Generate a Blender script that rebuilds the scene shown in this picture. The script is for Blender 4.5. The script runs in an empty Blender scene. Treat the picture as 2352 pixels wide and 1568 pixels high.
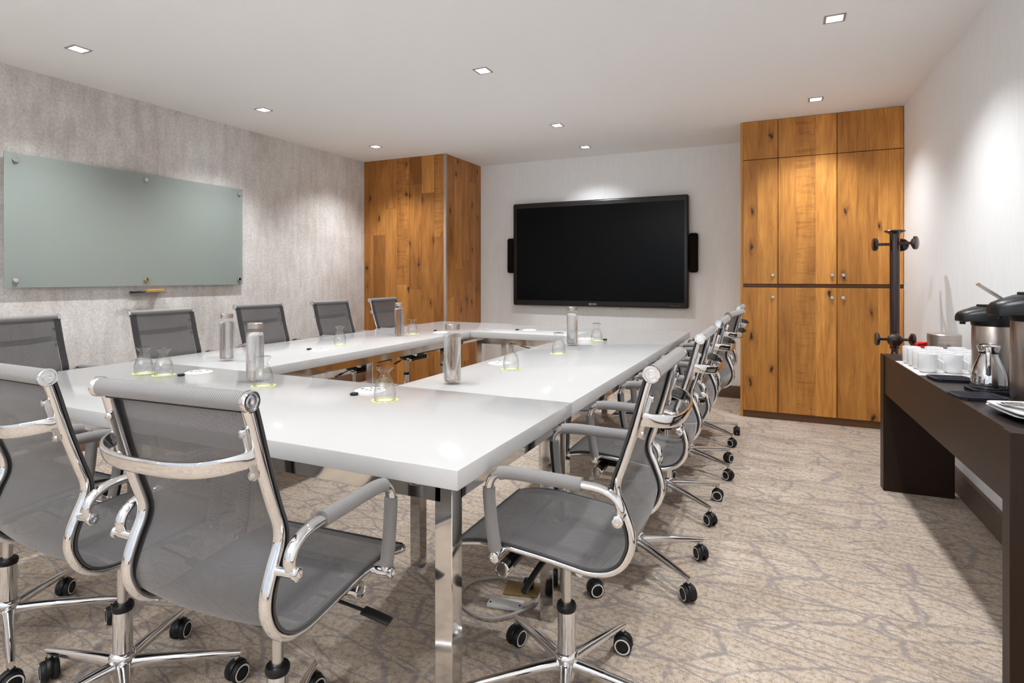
import bpy, bmesh, math, random
from mathutils import Vector, Matrix
random.seed(7)
PI = math.pi
R = math.radians
sc = bpy.context.scene
COL = sc.collection

# ------------------------------------------------------------ camera, world, exposure
CZ = 2.52
cam_d = bpy.data.cameras.new('camera'); cam = bpy.data.objects.new('camera', cam_d); COL.objects.link(cam)
cam.location = (0, 0, 1.2); cam.rotation_euler = (R(90), 0, R(25.03))
cam_d.sensor_width = 36; cam_d.lens = 20.357; cam_d.shift_y = -149/2352
cam_d.clip_start = 0.05
sc.camera = cam
sc.view_settings.view_transform = 'Standard'; sc.view_settings.look = 'None'
sc.view_settings.gamma = 1; sc.view_settings.use_curve_mapping = False
EXPOSURE = 1.73
SPOT_W = 35
ADDED_UPLIGHT_W = 185
sc.view_settings.exposure = EXPOSURE
sc.cycles.use_denoising = True
sc.cycles.max_bounces = 9; sc.cycles.diffuse_bounces = 5; sc.cycles.glossy_bounces = 5
sc.cycles.transparent_max_bounces = 20; sc.cycles.transmission_bounces = 8
sc.cycles.sample_clamp_indirect = 4.0
sc.cycles.caustics_reflective = False; sc.cycles.caustics_refractive = False
w = bpy.data.worlds.new('sky'); sc.world = w; w.use_nodes = True
bgn = w.node_tree.nodes['Background']; bgn.inputs[0].default_value = (0.80, 0.90, 1.0, 1); bgn.inputs[1].default_value = .3
# daylight portal in the added window behind the camera
pd = bpy.data.lights.new('window_portal', 'AREA'); pd.shape = 'RECTANGLE'; pd.size = 4.4; pd.size_y = 1.9
pd.cycles.is_portal = True
po = bpy.data.objects.new('window_portal', pd); COL.objects.link(po); po.location = (-1.7, -2.52, 1.45); po.rotation_euler = (R(90), 0, 0)

# ------------------------------------------------------------ helpers
def link(o, parent=None):
    COL.objects.link(o)
    if parent is not None: o.parent = parent
    return o

def obj(name, bm, m, parent=None, angle=38, smooth=True):
    me = bpy.data.meshes.new(name)
    bmesh.ops.recalc_face_normals(bm, faces=bm.faces[:])
    bm.to_mesh(me); bm.free()
    for k in (m if isinstance(m, (list, tuple)) else [m]): me.materials.append(k)
    if smooth:
        me.shade_smooth(); me.set_sharp_from_angle(angle=R(angle))
    return link(bpy.data.objects.new(name, me), parent)

def thing(name, label, cat, loc=(0, 0, 0), rotz=0, group=None):
    o = bpy.data.objects.new(name, None); o.empty_display_size = .1
    o.location = loc; o.rotation_euler = (0, 0, rotz)
    return tag(link(o), label, cat, group)

def tag(o, label, cat, group=None):
    o['label'] = label; o['category'] = cat
    if group: o['group'] = group
    return o

def structure(name, bm, m, **k):
    o = obj(name, bm, m, **k); o['kind'] = 'structure'; return o

def copy_tree(o, parent=None, **p):
    c = o.copy(); COL.objects.link(c)
    if parent is not None: c.parent = parent
    for ch in list(o.children): copy_tree(ch, c)
    return c

def place(o, loc, rotz, label, group=None):
    o.location = loc; o.rotation_euler = (0, 0, rotz); o['label'] = label
    if group: o['group'] = group
    return o

def box(bm, c, s, bev=0, seg=2, rot=None, mat=0):
    r = bmesh.ops.create_cube(bm, size=1)
    vs = r['verts']
    bmesh.ops.scale(bm, vec=s, verts=vs)
    if bev > 0:
        es = list({e for v in vs for e in v.link_edges})
        q = bmesh.ops.bevel(bm, geom=es, offset=bev, segments=seg, affect='EDGES', profile=.5)
        vs = list({v for f in q['faces'] for v in f.verts} | {v for v in vs if v.is_valid})
    fs = {f for v in vs for f in v.link_faces}
    for f in fs: f.material_index = mat
    if rot is not None: bmesh.ops.transform(bm, matrix=rot, verts=vs)
    bmesh.ops.translate(bm, vec=c, verts=vs)
    return vs

def b2(bm, lo, hi, bev=0, seg=2, mat=0):
    return box(bm, [(a+b)/2 for a, b in zip(lo, hi)], [abs(b-a) for a, b in zip(lo, hi)], bev, seg, mat=mat)

def lathe(bm, prof, c=(0, 0, 0), seg=32, axis='Z', mat=0, mats=None, M=None):
    if M is None:
        M = Matrix.Identity(4)
        if axis == 'X': M = Matrix.Rotation(R(90), 4, 'Y')
        if axis == 'Y': M = Matrix.Rotation(R(-90), 4, 'X')
    c = Vector(c); rings = []
    for r, z in prof:
        if r < 1e-6: rings.append([bm.verts.new(c + M @ Vector((0, 0, z)))])
        else: rings.append([bm.verts.new(c + M @ Vector((r*math.cos(2*PI*i/seg), r*math.sin(2*PI*i/seg), z))) for i in range(seg)])
    for k, (a, b) in enumerate(zip(rings, rings[1:])):
        mi = mats[k] if mats else mat
        for i in range(seg):
            j = (i+1) % seg
            if len(a) == 1 and len(b) == 1: continue
            if len(a) == 1: f = bm.faces.new((a[0], b[i], b[j]))
            elif len(b) == 1: f = bm.faces.new((a[i], a[j], b[0]))
            else: f = bm.faces.new((a[i], a[j], b[j], b[i]))
            f.material_index = mi

def dirmat(d):
    d = Vector(d).normalized()
    return d.to_track_quat('Z', 'Y').to_matrix().to_4x4()

def rod(bm, a, b, r, r2=None, seg=20, mat=0):
    a = Vector(a); b = Vector(b); L = (b-a).length
    lathe(bm, [(0, 0), (r, 0), (r2 or r, L), (0, L)], a, seg, M=dirmat(b-a), mat=mat)

def smooth(pts, n=6, closed=False):
    pts = [Vector(p) for p in pts]; out = []
    N = len(pts)
    rng = range(N if closed else N-1)
    for i in rng:
        p1, p2_ = pts[i], pts[(i+1) % N]
        p0 = pts[i-1] if (i > 0 or closed) else p1*2-p2_
        p3 = pts[(i+2) % N] if (i+2 < N or closed) else p2_*2-p1
        for k in range(n):
            t = k/n
            out.append(.5*((2*p1)+(-p0+p2_)*t+(2*p0-5*p1+4*p2_-p3)*t*t+(-p0+3*p1-3*p2_+p3)*t**3))
    if not closed: out.append(pts[-1])
    return out

def sweep(bm, pts, rx, ry, ref=(1, 0, 0), seg=14, power=1.0, closed=False, cap=True, mat=0, taper=None):
    """tube with an oval section; rx along ref, ry across it"""
    ref = Vector(ref); rings = []; N = len(pts)
    for i, p in enumerate(pts):
        if closed: t = pts[(i+1) % N]-pts[i-1]
        else: t = pts[min(i+1, N-1)]-pts[max(i-1, 0)]
        t.normalize()
        a = (ref-t*ref.dot(t))
        if a.length < 1e-4: a = Vector((0, 0, 1))
        a.normalize(); b = t.cross(a)
        k = 1 if taper is None else 1+(taper-1)*i/(N-1)
        ring = []
        for j in range(seg):
            an = 2*PI*j/seg; cx, sy = math.cos(an), math.sin(an)
            cx = math.copysign(abs(cx)**power, cx); sy = math.copysign(abs(sy)**power, sy)
            ring.append(bm.verts.new(p+a*rx*k*cx+b*ry*k*sy))
        rings.append(ring)
    prs = list(zip(rings, rings[1:]))
    if closed: prs.append((rings[-1], rings[0]))
    for a, b in prs:
        for j in range(seg):
            f = bm.faces.new((a[j], a[(j+1) % seg], b[(j+1) % seg], b[j])); f.material_index = mat
    if cap and not closed:
        for r_ in (rings[0], rings[-1]):
            f = bm.faces.new(r_); f.material_index = mat

def BM(): return bmesh.new()

# ------------------------------------------------------------ materials
def newmat(name):
    m = bpy.data.materials.new(name); m.use_nodes = True
    return m, m.node_tree.nodes, m.node_tree.links, m.node_tree.nodes['Principled BSDF']

def plain(name, col, rough=.5, metal=0, spec=.5, coat=0, **k):
    m, n, l, p = newmat(name)
    p.inputs['Base Color'].default_value = (*col, 1); p.inputs['Roughness'].default_value = rough
    p.inputs['Metallic'].default_value = metal; p.inputs['Specular IOR Level'].default_value = spec
    if coat: p.inputs['Coat Weight'].default_value = coat; p.inputs['Coat Roughness'].default_value = .03
    return m

def N(n, t, **k):
    x = n.new(t)
    for a, b in k.items():
        if hasattr(x, a): setattr(x, a, b)
    return x

def math_(n, l, op, a, b=None, c=None):
    x = n.new('ShaderNodeMath'); x.operation = op
    for i, v in enumerate((a, b, c)):
        if v is None: continue
        if hasattr(v, 'is_output') or isinstance(v, bpy.types.NodeSocket): l.new(v, x.inputs[i])
        else: x.inputs[i].default_value = v
    return x.outputs[0]

def mix(n, l, fac, a, b, mode='MIX'):
    x = n.new('ShaderNodeMix'); x.data_type = 'RGBA'; x.blend_type = mode
    for s, v in ((x.inputs[0], fac), (x.inputs[6], a), (x.inputs[7], b)):
        if isinstance(v, bpy.types.NodeSocket): l.new(v, s)
        elif isinstance(v, (int, float)): s.default_value = v
        else: s.default_value = (*v, 1)
    return x.outputs[2]

def noise(n, l, vec, scale, detail=4, rough=.55, dist=0):
    x = n.new('ShaderNodeTexNoise'); x.inputs['Scale'].default_value = scale; x.inputs['Detail'].default_value = detail
    x.inputs['Roughness'].default_value = rough; x.inputs['Distortion'].default_value = dist
    l.new(vec, x.inputs['Vector']); return x.outputs[0]

def ramp(n, l, fac, stops):
    x = n.new('ShaderNodeValToRGB'); cr = x.color_ramp
    while len(cr.elements) < len(stops): cr.elements.new(.5)
    for e, (p, c) in zip(cr.elements, stops):
        e.position = p; e.color = (*c, 1) if len(c) == 3 else c
    l.new(fac, x.inputs[0]); return x.outputs[0]

def coords(n, l, scale=(1, 1, 1), rot=(0, 0, 0), kind='Object'):
    t = n.new('ShaderNodeTexCoord'); mp = n.new('ShaderNodeMapping')
    mp.inputs['Scale'].default_value = scale; mp.inputs['Rotation'].default_value = rot
    l.new(t.outputs[kind], mp.inputs[0]); return mp.outputs[0]

def bump(n, l, p, h, strength=.2, dist=.002):
    b = n.new('ShaderNodeBump'); b.inputs['Strength'].default_value = strength; b.inputs['Distance'].default_value = dist
    l.new(h, b.inputs['Height']); l.new(b.outputs[0], p.inputs['Normal'])

def mat_carpet():
    m, n, l, p = newmat('carpet')
    v = coords(n, l)
    # beige pile with ochre and brown patches
    n1 = noise(n, l, v, 3.5, 3, .6)
    base = ramp(n, l, n1, [(.30, (.50, .425, .35)), (.5, (.58, .50, .425)), (.70, (.63, .56, .48))])
    n2 = noise(n, l, v, 55, 4, .7)
    pat = ramp(n, l, n2, [(.36, (.66, .55, .46)), (.50, (.96, .93, .90)), (.60, (1.1, 1.1, 1.1))])
    base = mix(n, l, .85, base, pat, 'MULTIPLY')
    sp = noise(n, l, v, 420, 2, .6)
    spk = ramp(n, l, sp, [(.36, (.50, .47, .44)), (.64, (1.36, 1.34, 1.31))])
    base = mix(n, l, .8, base, spk, 'MULTIPLY')
    # branching grey twigs
    fac = None
    for (sx, sy, ro, off, th) in ((2.3, 7.8, .18, 0, .040), (1.5, 4.4, -.14, 3.3, .028), (3.0, 13, .05, 7.1, .042)):
        vv = coords(n, l, (1, 1, 1), (0, 0, ro))
        nz = n.new('ShaderNodeTexNoise'); nz.inputs['Scale'].default_value = 3.2; nz.inputs['Detail'].default_value = 3
        l.new(vv, nz.inputs['Vector'])
        add = n.new('ShaderNodeVectorMath'); add.operation = 'MULTIPLY_ADD'
        l.new(nz.outputs['Color'], add.inputs[0]); add.inputs[1].default_value = (.16, .075, 0); l.new(vv, add.inputs[2])
        mp = n.new('ShaderNodeMapping'); mp.inputs['Scale'].default_value = (sx, sy, 1); mp.inputs['Location'].default_value = (off, off, 0)
        l.new(add.outputs[0], mp.inputs[0])
        vo = n.new('ShaderNodeTexVoronoi'); vo.feature = 'DISTANCE_TO_EDGE'; vo.voronoi_dimensions = '2D'; vo.inputs['Scale'].default_value = 1
        l.new(mp.outputs[0], vo.inputs['Vector'])
        f = ramp(n, l, vo.outputs['Distance'], [(0, (1, 1, 1)), (th*.5, (.85, .85, .85)), (th, (0, 0, 0))])
        fac = f if fac is None else mix(n, l, 1, fac, f, 'LIGHTEN')
    brk = ramp(n, l, noise(n, l, v, 22, 3, .7), [(.34, (.15, .15, .15)), (.50, (1, 1, 1))])
    fac = mix(n, l, 1, fac, brk, 'MULTIPLY')
    twig = mix(n, l, .6, (.30, .262, .262), spk, 'MULTIPLY')
    fin = n.new('ShaderNodeMath'); fin.operation = 'MULTIPLY'; l.new(fac, fin.inputs[0]); fin.inputs[1].default_value = .8
    l.new(mix(n, l, fin.outputs[0], base, twig), p.inputs['Base Color'])
    p.inputs['Roughness'].default_value = 1; p.inputs['Specular IOR Level'].default_value = .05
    bump(n, l, p, sp, .6, .004)
    return m

def mat_wood(name, plank, length, tint=(1, 1, 1), dark=0., zcut=None, seam=.0016):
    """upright planks; runs along x+y so it works round a corner"""
    m, n, l, p = newmat(name)
    t = n.new('ShaderNodeTexCoord'); sp = n.new('ShaderNodeSeparateXYZ'); l.new(t.outputs['Object'], sp.inputs[0])
    h = math_(n, l, 'ADD', sp.outputs[0], sp.outputs[1]); z = sp.outputs[2]
    hp = math_(n, l, 'DIVIDE', h, plank); col = math_(n, l, 'FLOOR', hp)
    wn = n.new('ShaderNodeTexWhiteNoise'); wn.noise_dimensions = '1D'; l.new(col, wn.inputs['W'])
    off = math_(n, l, 'MULTIPLY', wn.outputs['Value'], length)
    zz = math_(n, l, 'DIVIDE', math_(n, l, 'ADD', z, off), length); row = math_(n, l, 'FLOOR', zz)
    cmb = n.new('ShaderNodeCombineXYZ'); l.new(col, cmb.inputs[0]); l.new(row, cmb.inputs[1])
    wn2 = n.new('ShaderNodeTexWhiteNoise'); wn2.noise_dimensions = '2D'; l.new(cmb.outputs[0], wn2.inputs['Vector'])
    rnd = wn2.outputs['Value']
    # grain space: shifted per plank
    g = n.new('ShaderNodeCombineXYZ')
    l.new(math_(n, l, 'ADD', h, math_(n, l, 'MULTIPLY', rnd, 37.)), g.inputs[0]); l.new(math_(n, l, 'MULTIPLY', rnd, 11.), g.inputs[1])
    l.new(z, g.inputs[2])
    mp = n.new('ShaderNodeMapping'); mp.inputs['Scale'].default_value = (13, 1, 1.3); l.new(g.outputs[0], mp.inputs[0])
    gr = noise(n, l, mp.outputs[0], 1, 6, .66, 1.8)
    mp2 = n.new('ShaderNodeMapping'); mp2.inputs['Scale'].default_value = (150, 1, 5); l.new(g.outputs[0], mp2.inputs[0])
    fi = noise(n, l, mp2.outputs[0], 1, 3, .6)
    mp3 = n.new('ShaderNodeMapping'); mp3.inputs['Scale'].default_value = (5, 1, 1.3); l.new(g.outputs[0], mp3.inputs[0])
    big = noise(n, l, mp3.outputs[0], 1, 3, .5, .6)
    c = ramp(n, l, gr, [(.22, (.27, .112, .026)), (.42, (.42, .198, .050)), (.58, (.50, .248, .064)), (.80, (.58, .305, .085))])
    c = mix(n, l, .38, c, ramp(n, l, fi, [(.3, (.6, .55, .5)), (.6, (1.1, 1.1, 1.1))]), 'MULTIPLY')
    c = mix(n, l, .8, c, ramp(n, l, big, [(.3, (.68, .62, .55)), (.6, (1.1, 1.1, 1.1))]), 'MULTIPLY')
    c = mix(n, l, 1, c, ramp(n, l, rnd, [(0, (.62, .55, .46)), (.35, (.86, .83, .78)), (.7, (1.05, 1.05, 1.03)), (1, (1.28, 1.30, 1.32))]), 'MULTIPLY')
    # cross ripple figure on some boards
    rp = n.new('ShaderNodeMapping'); rp.inputs['Scale'].default_value = (5, 1, 34); rp.inputs['Rotation'].default_value = (0, .22, 0); l.new(g.outputs[0], rp.inputs[0])
    rip = ramp(n, l, noise(n, l, rp.outputs[0], 1, 3, .55, .7), [(.34, (.60, .52, .44)), (.50, (1, 1, 1))])
    c = mix(n, l, math_(n, l, 'MULTIPLY', math_(n, l, 'GREATER_THAN', math_(n, l, 'FRACT', math_(n, l, 'MULTIPLY', rnd, 7.3)), .84), .6), c, mix(n, l, 1, c, rip, 'MULTIPLY'))
    # knots
    kp = n.new('ShaderNodeMapping'); kp.inputs['Scale'].default_value = (7.5, 1, 3.2); l.new(g.outputs[0], kp.inputs[0])
    dn = n.new('ShaderNodeTexNoise'); dn.inputs['Scale'].default_value = 5; l.new(kp.outputs[0], dn.inputs['Vector'])
    ka = n.new('ShaderNodeVectorMath'); ka.operation = 'MULTIPLY_ADD'; l.new(dn.outputs['Color'], ka.inputs[0]); ka.inputs[1].default_value = (.34, .0, .34); l.new(kp.outputs[0], ka.inputs[2])
    ks = n.new('ShaderNodeSeparateXYZ'); l.new(ka.outputs[0], ks.inputs[0])
    kc = n.new('ShaderNodeCombineXYZ'); l.new(ks.outputs[0], kc.inputs[0]); l.new(ks.outputs[2], kc.inputs[1])
    vo = n.new('ShaderNodeTexVoronoi'); vo.voronoi_dimensions = '2D'; vo.inputs['Scale'].default_value = 1; l.new(kc.outputs[0], vo.inputs['Vector'])
    sel = n.new('ShaderNodeSeparateColor'); l.new(vo.outputs['Color'], sel.inputs[0])
    on = math_(n, l, 'GREATER_THAN', sel.outputs[0], .76)
    core = ramp(n, l, vo.outputs['Distance'], [(.04, (1, 1, 1)), (.085, (.5, .5, .5)), (.15, (.22, .22, .22)), (.30, (0, 0, 0))])
    kf = n.new('ShaderNodeMath'); kf.operation = 'MULTIPLY'; l.new(core, kf.inputs[0]); l.new(on, kf.inputs[1])
    c = mix(n, l, kf.outputs[0], c, (.035, .014, .007))
    # joints
    fx = math_(n, l, 'FRACT', hp); dx = math_(n, l, 'MULTIPLY', math_(n, l, 'MINIMUM', fx, math_(n, l, 'SUBTRACT', 1., fx)), plank)
    fz = math_(n, l, 'FRACT', zz); dz = math_(n, l, 'MULTIPLY', math_(n, l, 'MINIMUM', fz, math_(n, l, 'SUBTRACT', 1., fz)), length)
    j = math_(n, l, 'MAXIMUM', math_(n, l, 'LESS_THAN', dx, seam), math_(n, l, 'LESS_THAN', dz, seam))
    c = mix(n, l, math_(n, l, 'MULTIPLY', j, .45), c, (.09, .035, .012))
    c = mix(n, l, 1, c, tint, 'MULTIPLY')
    l.new(c, p.inputs['Base Color']); p.inputs['Roughness'].default_value = .42; p.inputs['Specular IOR Level'].default_value = .35
    bump(n, l, p, fi, .12, .001)
    return m

def mat_wallpaper():
    m, n, l, p = newmat('mottled_wallpaper')
    v = coords(n, l)
    a = noise(n, l, v, 1.7, 5, .62); b = noise(n, l, coords(n, l, (1, 9, 1.6)), 1.6, 4, .6); c_ = noise(n, l, v, 60, 4, .75)
    c = ramp(n, l, a, [(.32, (.59, .55, .515)), (.5, (.70, .67, .65)), (.68, (.78, .765, .755))])
    c = mix(n, l, .65, c, ramp(n, l, b, [(.35, (.82, .80, .78)), (.62, (1.06, 1.06, 1.06))]), 'MULTIPLY')
    c = mix(n, l, .8, c, ramp(n, l, c_, [(.35, (.80, .79, .78)), (.65, (1.12, 1.12, 1.12))]), 'MULTIPLY')
    l.new(c, p.inputs['Base Color']); p.inputs['Roughness'].default_value = .75; p.inputs['Specular IOR Level'].default_value = .2
    bump(n, l, p, c_, .15, .002)
    return m

def mat_linen(name, col):
    m, n, l, p = newmat(name)
    a = noise(n, l, coords(n, l, (1, 1, .03)), 190, 2, .5); b = noise(n, l, coords(n, l), 300, 2, .5)
    c = mix(n, l, .4, col, ramp(n, l, a, [(.35, (.92, .92, .92)), (.65, (1.04, 1.04, 1.04))]), 'MULTIPLY')
    c = mix(n, l, .25, c, ramp(n, l, b, [(.35, (.85, .85, .85)), (.65, (1.1, 1.1, 1.1))]), 'MULTIPLY')
    l.new(c, p.inputs['Base Color']); p.inputs['Roughness'].default_value = .8; p.inputs['Specular IOR Level'].default_value = .15
    return m

def mat_darkwood(name, col, gx=(3, 3, 40)):
    m, n, l, p = newmat(name)
    a = noise(n, l, coords(n, l, gx), 3, 4, .6)
    c = mix(n, l, .7, col, ramp(n, l, a, [(.3, (.7, .68, .66)), (.7, (1.2, 1.2, 1.2))]), 'MULTIPLY')
    l.new(c, p.inputs['Base Color']); p.inputs['Roughness'].default_value = .38; p.inputs['Specular IOR Level'].default_value = .22
    return m

def mat_mesh(name, lo, hi, alpha, pitch=.0028):
    """woven net: light and dark threads with small holes, driven by metre UVs"""
    m, n, l, p = newmat(name)
    t = n.new('ShaderNodeTexCoord'); s = n.new('ShaderNodeSeparateXYZ'); l.new(t.outputs['UV'], s.inputs[0])
    k = 2*PI/pitch
    su = math_(n, l, 'SINE', math_(n, l, 'MULTIPLY', s.outputs[0], k)); sv = math_(n, l, 'SINE', math_(n, l, 'MULTIPLY', s.outputs[1], k*.8))
    pr = math_(n, l, 'MULTIPLY', su, sv)
    f = math_(n, l, 'MULTIPLY_ADD', pr, .5, .5)
    c = ramp(n, l, f, [(.30, lo), (.62, hi)])
    l.new(c, p.inputs['Base Color']); p.inputs['Roughness'].default_value = .55
    p.inputs['Sheen Weight'].default_value = .25
    hole = math_(n, l, 'GREATER_THAN', math_(n, l, 'MULTIPLY', math_(n, l, 'COSINE', math_(n, l, 'MULTIPLY', s.outputs[0], k)), math_(n, l, 'COSINE', math_(n, l, 'MULTIPLY', s.outputs[1], k*.8))), alpha)
    tr = n.new('ShaderNodeBsdfTransparent'); mx = n.new('ShaderNodeMixShader')
    l.new(hole, mx.inputs[0]); l.new(p.outputs[0], mx.inputs[1]); l.new(tr.outputs[0], mx.inputs[2])
    l.new(mx.outputs[0], n['Material Output'].inputs[0])
    return m

def mat_glass(name, tint=(1, 1, 1), body=.06, edge=.8):
    """thin glass: clear face-on, reflective and darker at the edges"""
    m, n, l, p = newmat(name); n.remove(p)
    lw = n.new('ShaderNodeLayerWeight'); lw.inputs[0].default_value = .35
    tr = n.new('ShaderNodeBsdfTransparent')
    tc = ramp(n, l, lw.outputs['Facing'], [(0, tint), (.62, tuple(c*(.95 if edge > .5 else .99) for c in tint)), (.88, tuple(c*(.72 if edge > .5 else .9) for c in tint)), (1, tuple(c*.32 for c in tint))])
    l.new(tc, tr.inputs[0])
    gl = n.new('ShaderNodeBsdfGlossy'); gl.inputs['Roughness'].default_value = .02
    fr = n.new('ShaderNodeLayerWeight'); fr.inputs[0].default_value = .5
    f2 = math_(n, l, 'MULTIPLY_ADD', math_(n, l, 'POWER', fr.outputs['Facing'], 3.5), edge, body)
    mx = n.new('ShaderNodeMixShader'); l.new(f2, mx.inputs[0]); l.new(tr.outputs[0], mx.inputs[1]); l.new(gl.outputs[0], mx.inputs[2])
    l.new(mx.outputs[0], n['Material Output'].inputs[0])
    return m

def mat_water(name):
    m, n, l, p = newmat(name)
    p.inputs['Base Color'].default_value = (1, 1, 1, 1); p.inputs['Roughness'].default_value = 0
    p.inputs['IOR'].default_value = 1.333; p.inputs['Transmission Weight'].default_value = 1
    tr = n.new('ShaderNodeBsdfTransparent'); tr.inputs[0].default_value = (.95, .95, .95, 1); mx = n.new('ShaderNodeMixShader'); mx.inputs[0].default_value = .35
    l.new(p.outputs[0], mx.inputs[1]); l.new(tr.outputs[0], mx.inputs[2]); l.new(mx.outputs[0], n['Material Output'].inputs[0])
    return m

def mat_board():
    m, n, l, p = newmat('frosted_green_glass')
    p.inputs['Base Color'].default_value = (.35, .39, .365, 1); p.inputs['Roughness'].default_value = .16
    p.inputs['Specular IOR Level'].default_value = .6
    p.inputs['Alpha'].default_value = .72
    return m

def mat_emit(name, col, s):
    m, n, l, p = newmat(name)
    p.inputs['Emission Color'].default_value = (*col, 1); p.inputs['Emission Strength'].default_value = s
    return m

def mat_brushed(name, col, rough=.28):
    m, n, l, p = newmat(name)
    a = noise(n, l, coords(n, l, (1, 1, 60)), 18, 3, .6)
    p.inputs['Base Color'].default_value = (*col, 1); p.inputs['Metallic'].default_value = 1
    l.new(math_(n, l, 'MULTIPLY_ADD', a, .08, rough-.04), p.inputs['Roughness'])
    return m

M = dict(
    carpet=mat_carpet(), wall=mat_linen('linen_wallpaper', (.90, .90, .90)), ceil=plain('ceiling_paint', (.93, .925, .925), .9, spec=.1),
    wallpaper=mat_wallpaper(), column=mat_wood('oak_planks', .163, 1.15, (.92, .80, .72)), cabinet=mat_wood('oak_veneer', .145, 9., (1.18, 1.08, .92), seam=.0004),
    edge=plain('oak_edge', (.60, .28, .06), .4), strip=mat_darkwood('aluminium_oak_strip', (.46, .36, .30), (60, 60, 3)),
    baseboard=mat_darkwood('brown_baseboard', (.14, .095, .075), (2, 2, 60)), basetan=mat_darkwood('tan_baseboard', (.22, .13, .085), (2, 2, 60)),
    console=mat_darkwood('dark_walnut', (.027, .0145, .0095), (60, 60, 3)), consoletop=mat_darkwood('dark_walnut_top', (.012, .008, .008), (3, 40, 3)),
    gap=plain('dark_gap', (.03, .012, .006), .7), kick=plain('dark_oak_plinth', (.15, .065, .022), .5),
    top=plain('white_laminate', (.545, .538, .533), .10, spec=.16), topedge=plain('white_laminate_edge', (.7, .69, .68), .3),
    chrome=plain('chrome', (.78, .785, .80), .06, 1), chrome2=plain('polished_steel', (.62, .60, .58), .08, 1), dullchrome=plain('satin_steel', (.62, .61, .60), .25, 1),
    black=plain('black_plastic', (.005, .005, .006), .38, spec=.35), blacksoft=plain('black_rubber', (.010, .010, .011), .5, spec=.3), white=plain('white_plastic', (.78, .77, .76), .35),
    ring=plain('grey_white_ring', (.78, .77, .75), .4), net=mat_mesh('grey_net', (.020, .018, .018), (.165, .155, .157), .70, .0034),
    netdark=mat_mesh('dark_net_edge', (.008, .007, .008), (.035, .032, .033), .97), roll=mat_mesh('net_roll', (.035, .032, .032), (.34, .325, .32), 2., .0036),
    glass=mat_glass('clear_glass'), water=mat_water('water'), bottle=mat_glass('bottle_glass', (1, 1, 1), .03, .38),
    lime=plain('lime_paper', (.66, .68, .22), .8), paper=plain('white_paper', (.8, .8, .7), .8),
    steelcap=mat_brushed('brushed_cap', (.60, .53, .48), .3), steel=mat_brushed('brushed_steel', (.55, .48, .43), .3),
    board=mat_board(), tv=plain('tv_bezel', (.010, .009, .009), .35), screen=plain('black_screen', (.0005, .0005, .0005), .22, spec=.12), speaker=plain('speaker_cloth', (.007, .005, .004), .8, spec=.1),
    logo=plain('silver_letters', (.6, .6, .6), .4), lens=mat_emit('lamp_lens', (1, .99, .98), 90), reflector=plain('lamp_reflector', (.85, .85, .85), .35, .5),
    trim=plain('lamp_trim', (.36, .33, .32), .5), rack=plain('dark_lacquer', (.03, .012, .008), .18, coat=.4),
    china=plain('white_china', (.82, .81, .82), .18), tray=plain('tray_white', (.70, .68, .66), .4), grid=plain('black_grid_tray', (.012, .012, .018), .5),
    red=plain('red_sachet', (.70, .02, .02), .4), yellow=plain('eraser_wood', (.50, .28, .07), .6), blue=plain('blue_felt', (.02, .05, .16), .8), cable=plain('grey_cable', (.42, .38, .36), .5), brass=plain('brass_plate', (.30, .20, .08), .45, .6), wallwhite=plain('window_paint', (.8, .8, .8), .5),
)

# ------------------------------------------------------------ room
XL, YF = -4.37, 6.13
def wx(y): return .85+(5.4-y)*.028          # right wall runs slightly out of square
YB = -2.5
lights = [(-3.70, 1.98), (-3.72, 3.32), (-3.74, 4.74), (-1.74, 3.284), (-1.78, 4.743), (-1.82, 5.66), (.242, 3.38), (.225, 4.86),
          (-1.72, 1.90), (.25, 1.95), (.25, .45), (.25, -1.0), (-1.72, .52)]  # this line: out of view, continuing the rows, added to brighten the room
HO = .038
bm = BM(); b2(bm, (XL-.2, YB-.2, -.1), (1.4, YF+.2, 0)); structure('floor', bm, M['carpet'])
bm = BM()
xs = sorted({XL-.2, 1.4} | {round(x+s*HO, 4) for x, y in lights for s in (-1, 1)}); ys = sorted({YB-.2, YF+.2} | {round(y+s*HO, 4) for x, y in lights for s in (-1, 1)})
def inhole(x, y): return any(abs(x-a) < HO-.001 and abs(y-b) < HO-.001 for a, b in lights)
vg = {}
def gv(x, y):
    if (x, y) not in vg: vg[(x, y)] = bm.verts.new((x, y, CZ))
    return vg[(x, y)]
for a, b in zip(xs, xs[1:]):
    for c, d in zip(ys, ys[1:]):
        if not inhole((a+b)/2, (c+d)/2): bm.faces.new((gv(a, c), gv(a, d), gv(b, d), gv(b, c)))
r_ = bmesh.ops.extrude_face_region(bm, geom=bm.faces[:])
bmesh.ops.translate(bm, vec=(0, 0, .12), verts=[v for v in r_['geom'] if isinstance(v, bmesh.types.BMVert)])
structure('ceiling', bm, M['ceil'], smooth=False)
bm = BM(); b2(bm, (XL-.15, YB-.15, 0), (XL, YF+.15, CZ)); structure('wall_left', bm, M['wallpaper'])
bm = BM(); b2(bm, (XL, YF, 0), (1.3, YF+.15, CZ)); structure('wall_back', bm, M['wall'])
bm = BM()
for z0, z1 in ((0, CZ),):
    q = [(wx(YB), YB), (wx(YF), YF), (wx(YF)+.15, YF), (wx(YB)+.15, YB)]
    lo = [bm.verts.new((x, y, z0)) for x, y in q]; hi = [bm.verts.new((x, y, z1)) for x, y in q]
    bm.faces.new(lo); bm.faces.new(hi)
    for i in range(4): bm.faces.new((lo[i], lo[(i+1) % 4], hi[(i+1) % 4], hi[i]))
structure('wall_right', bm, M['wall'])
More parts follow.
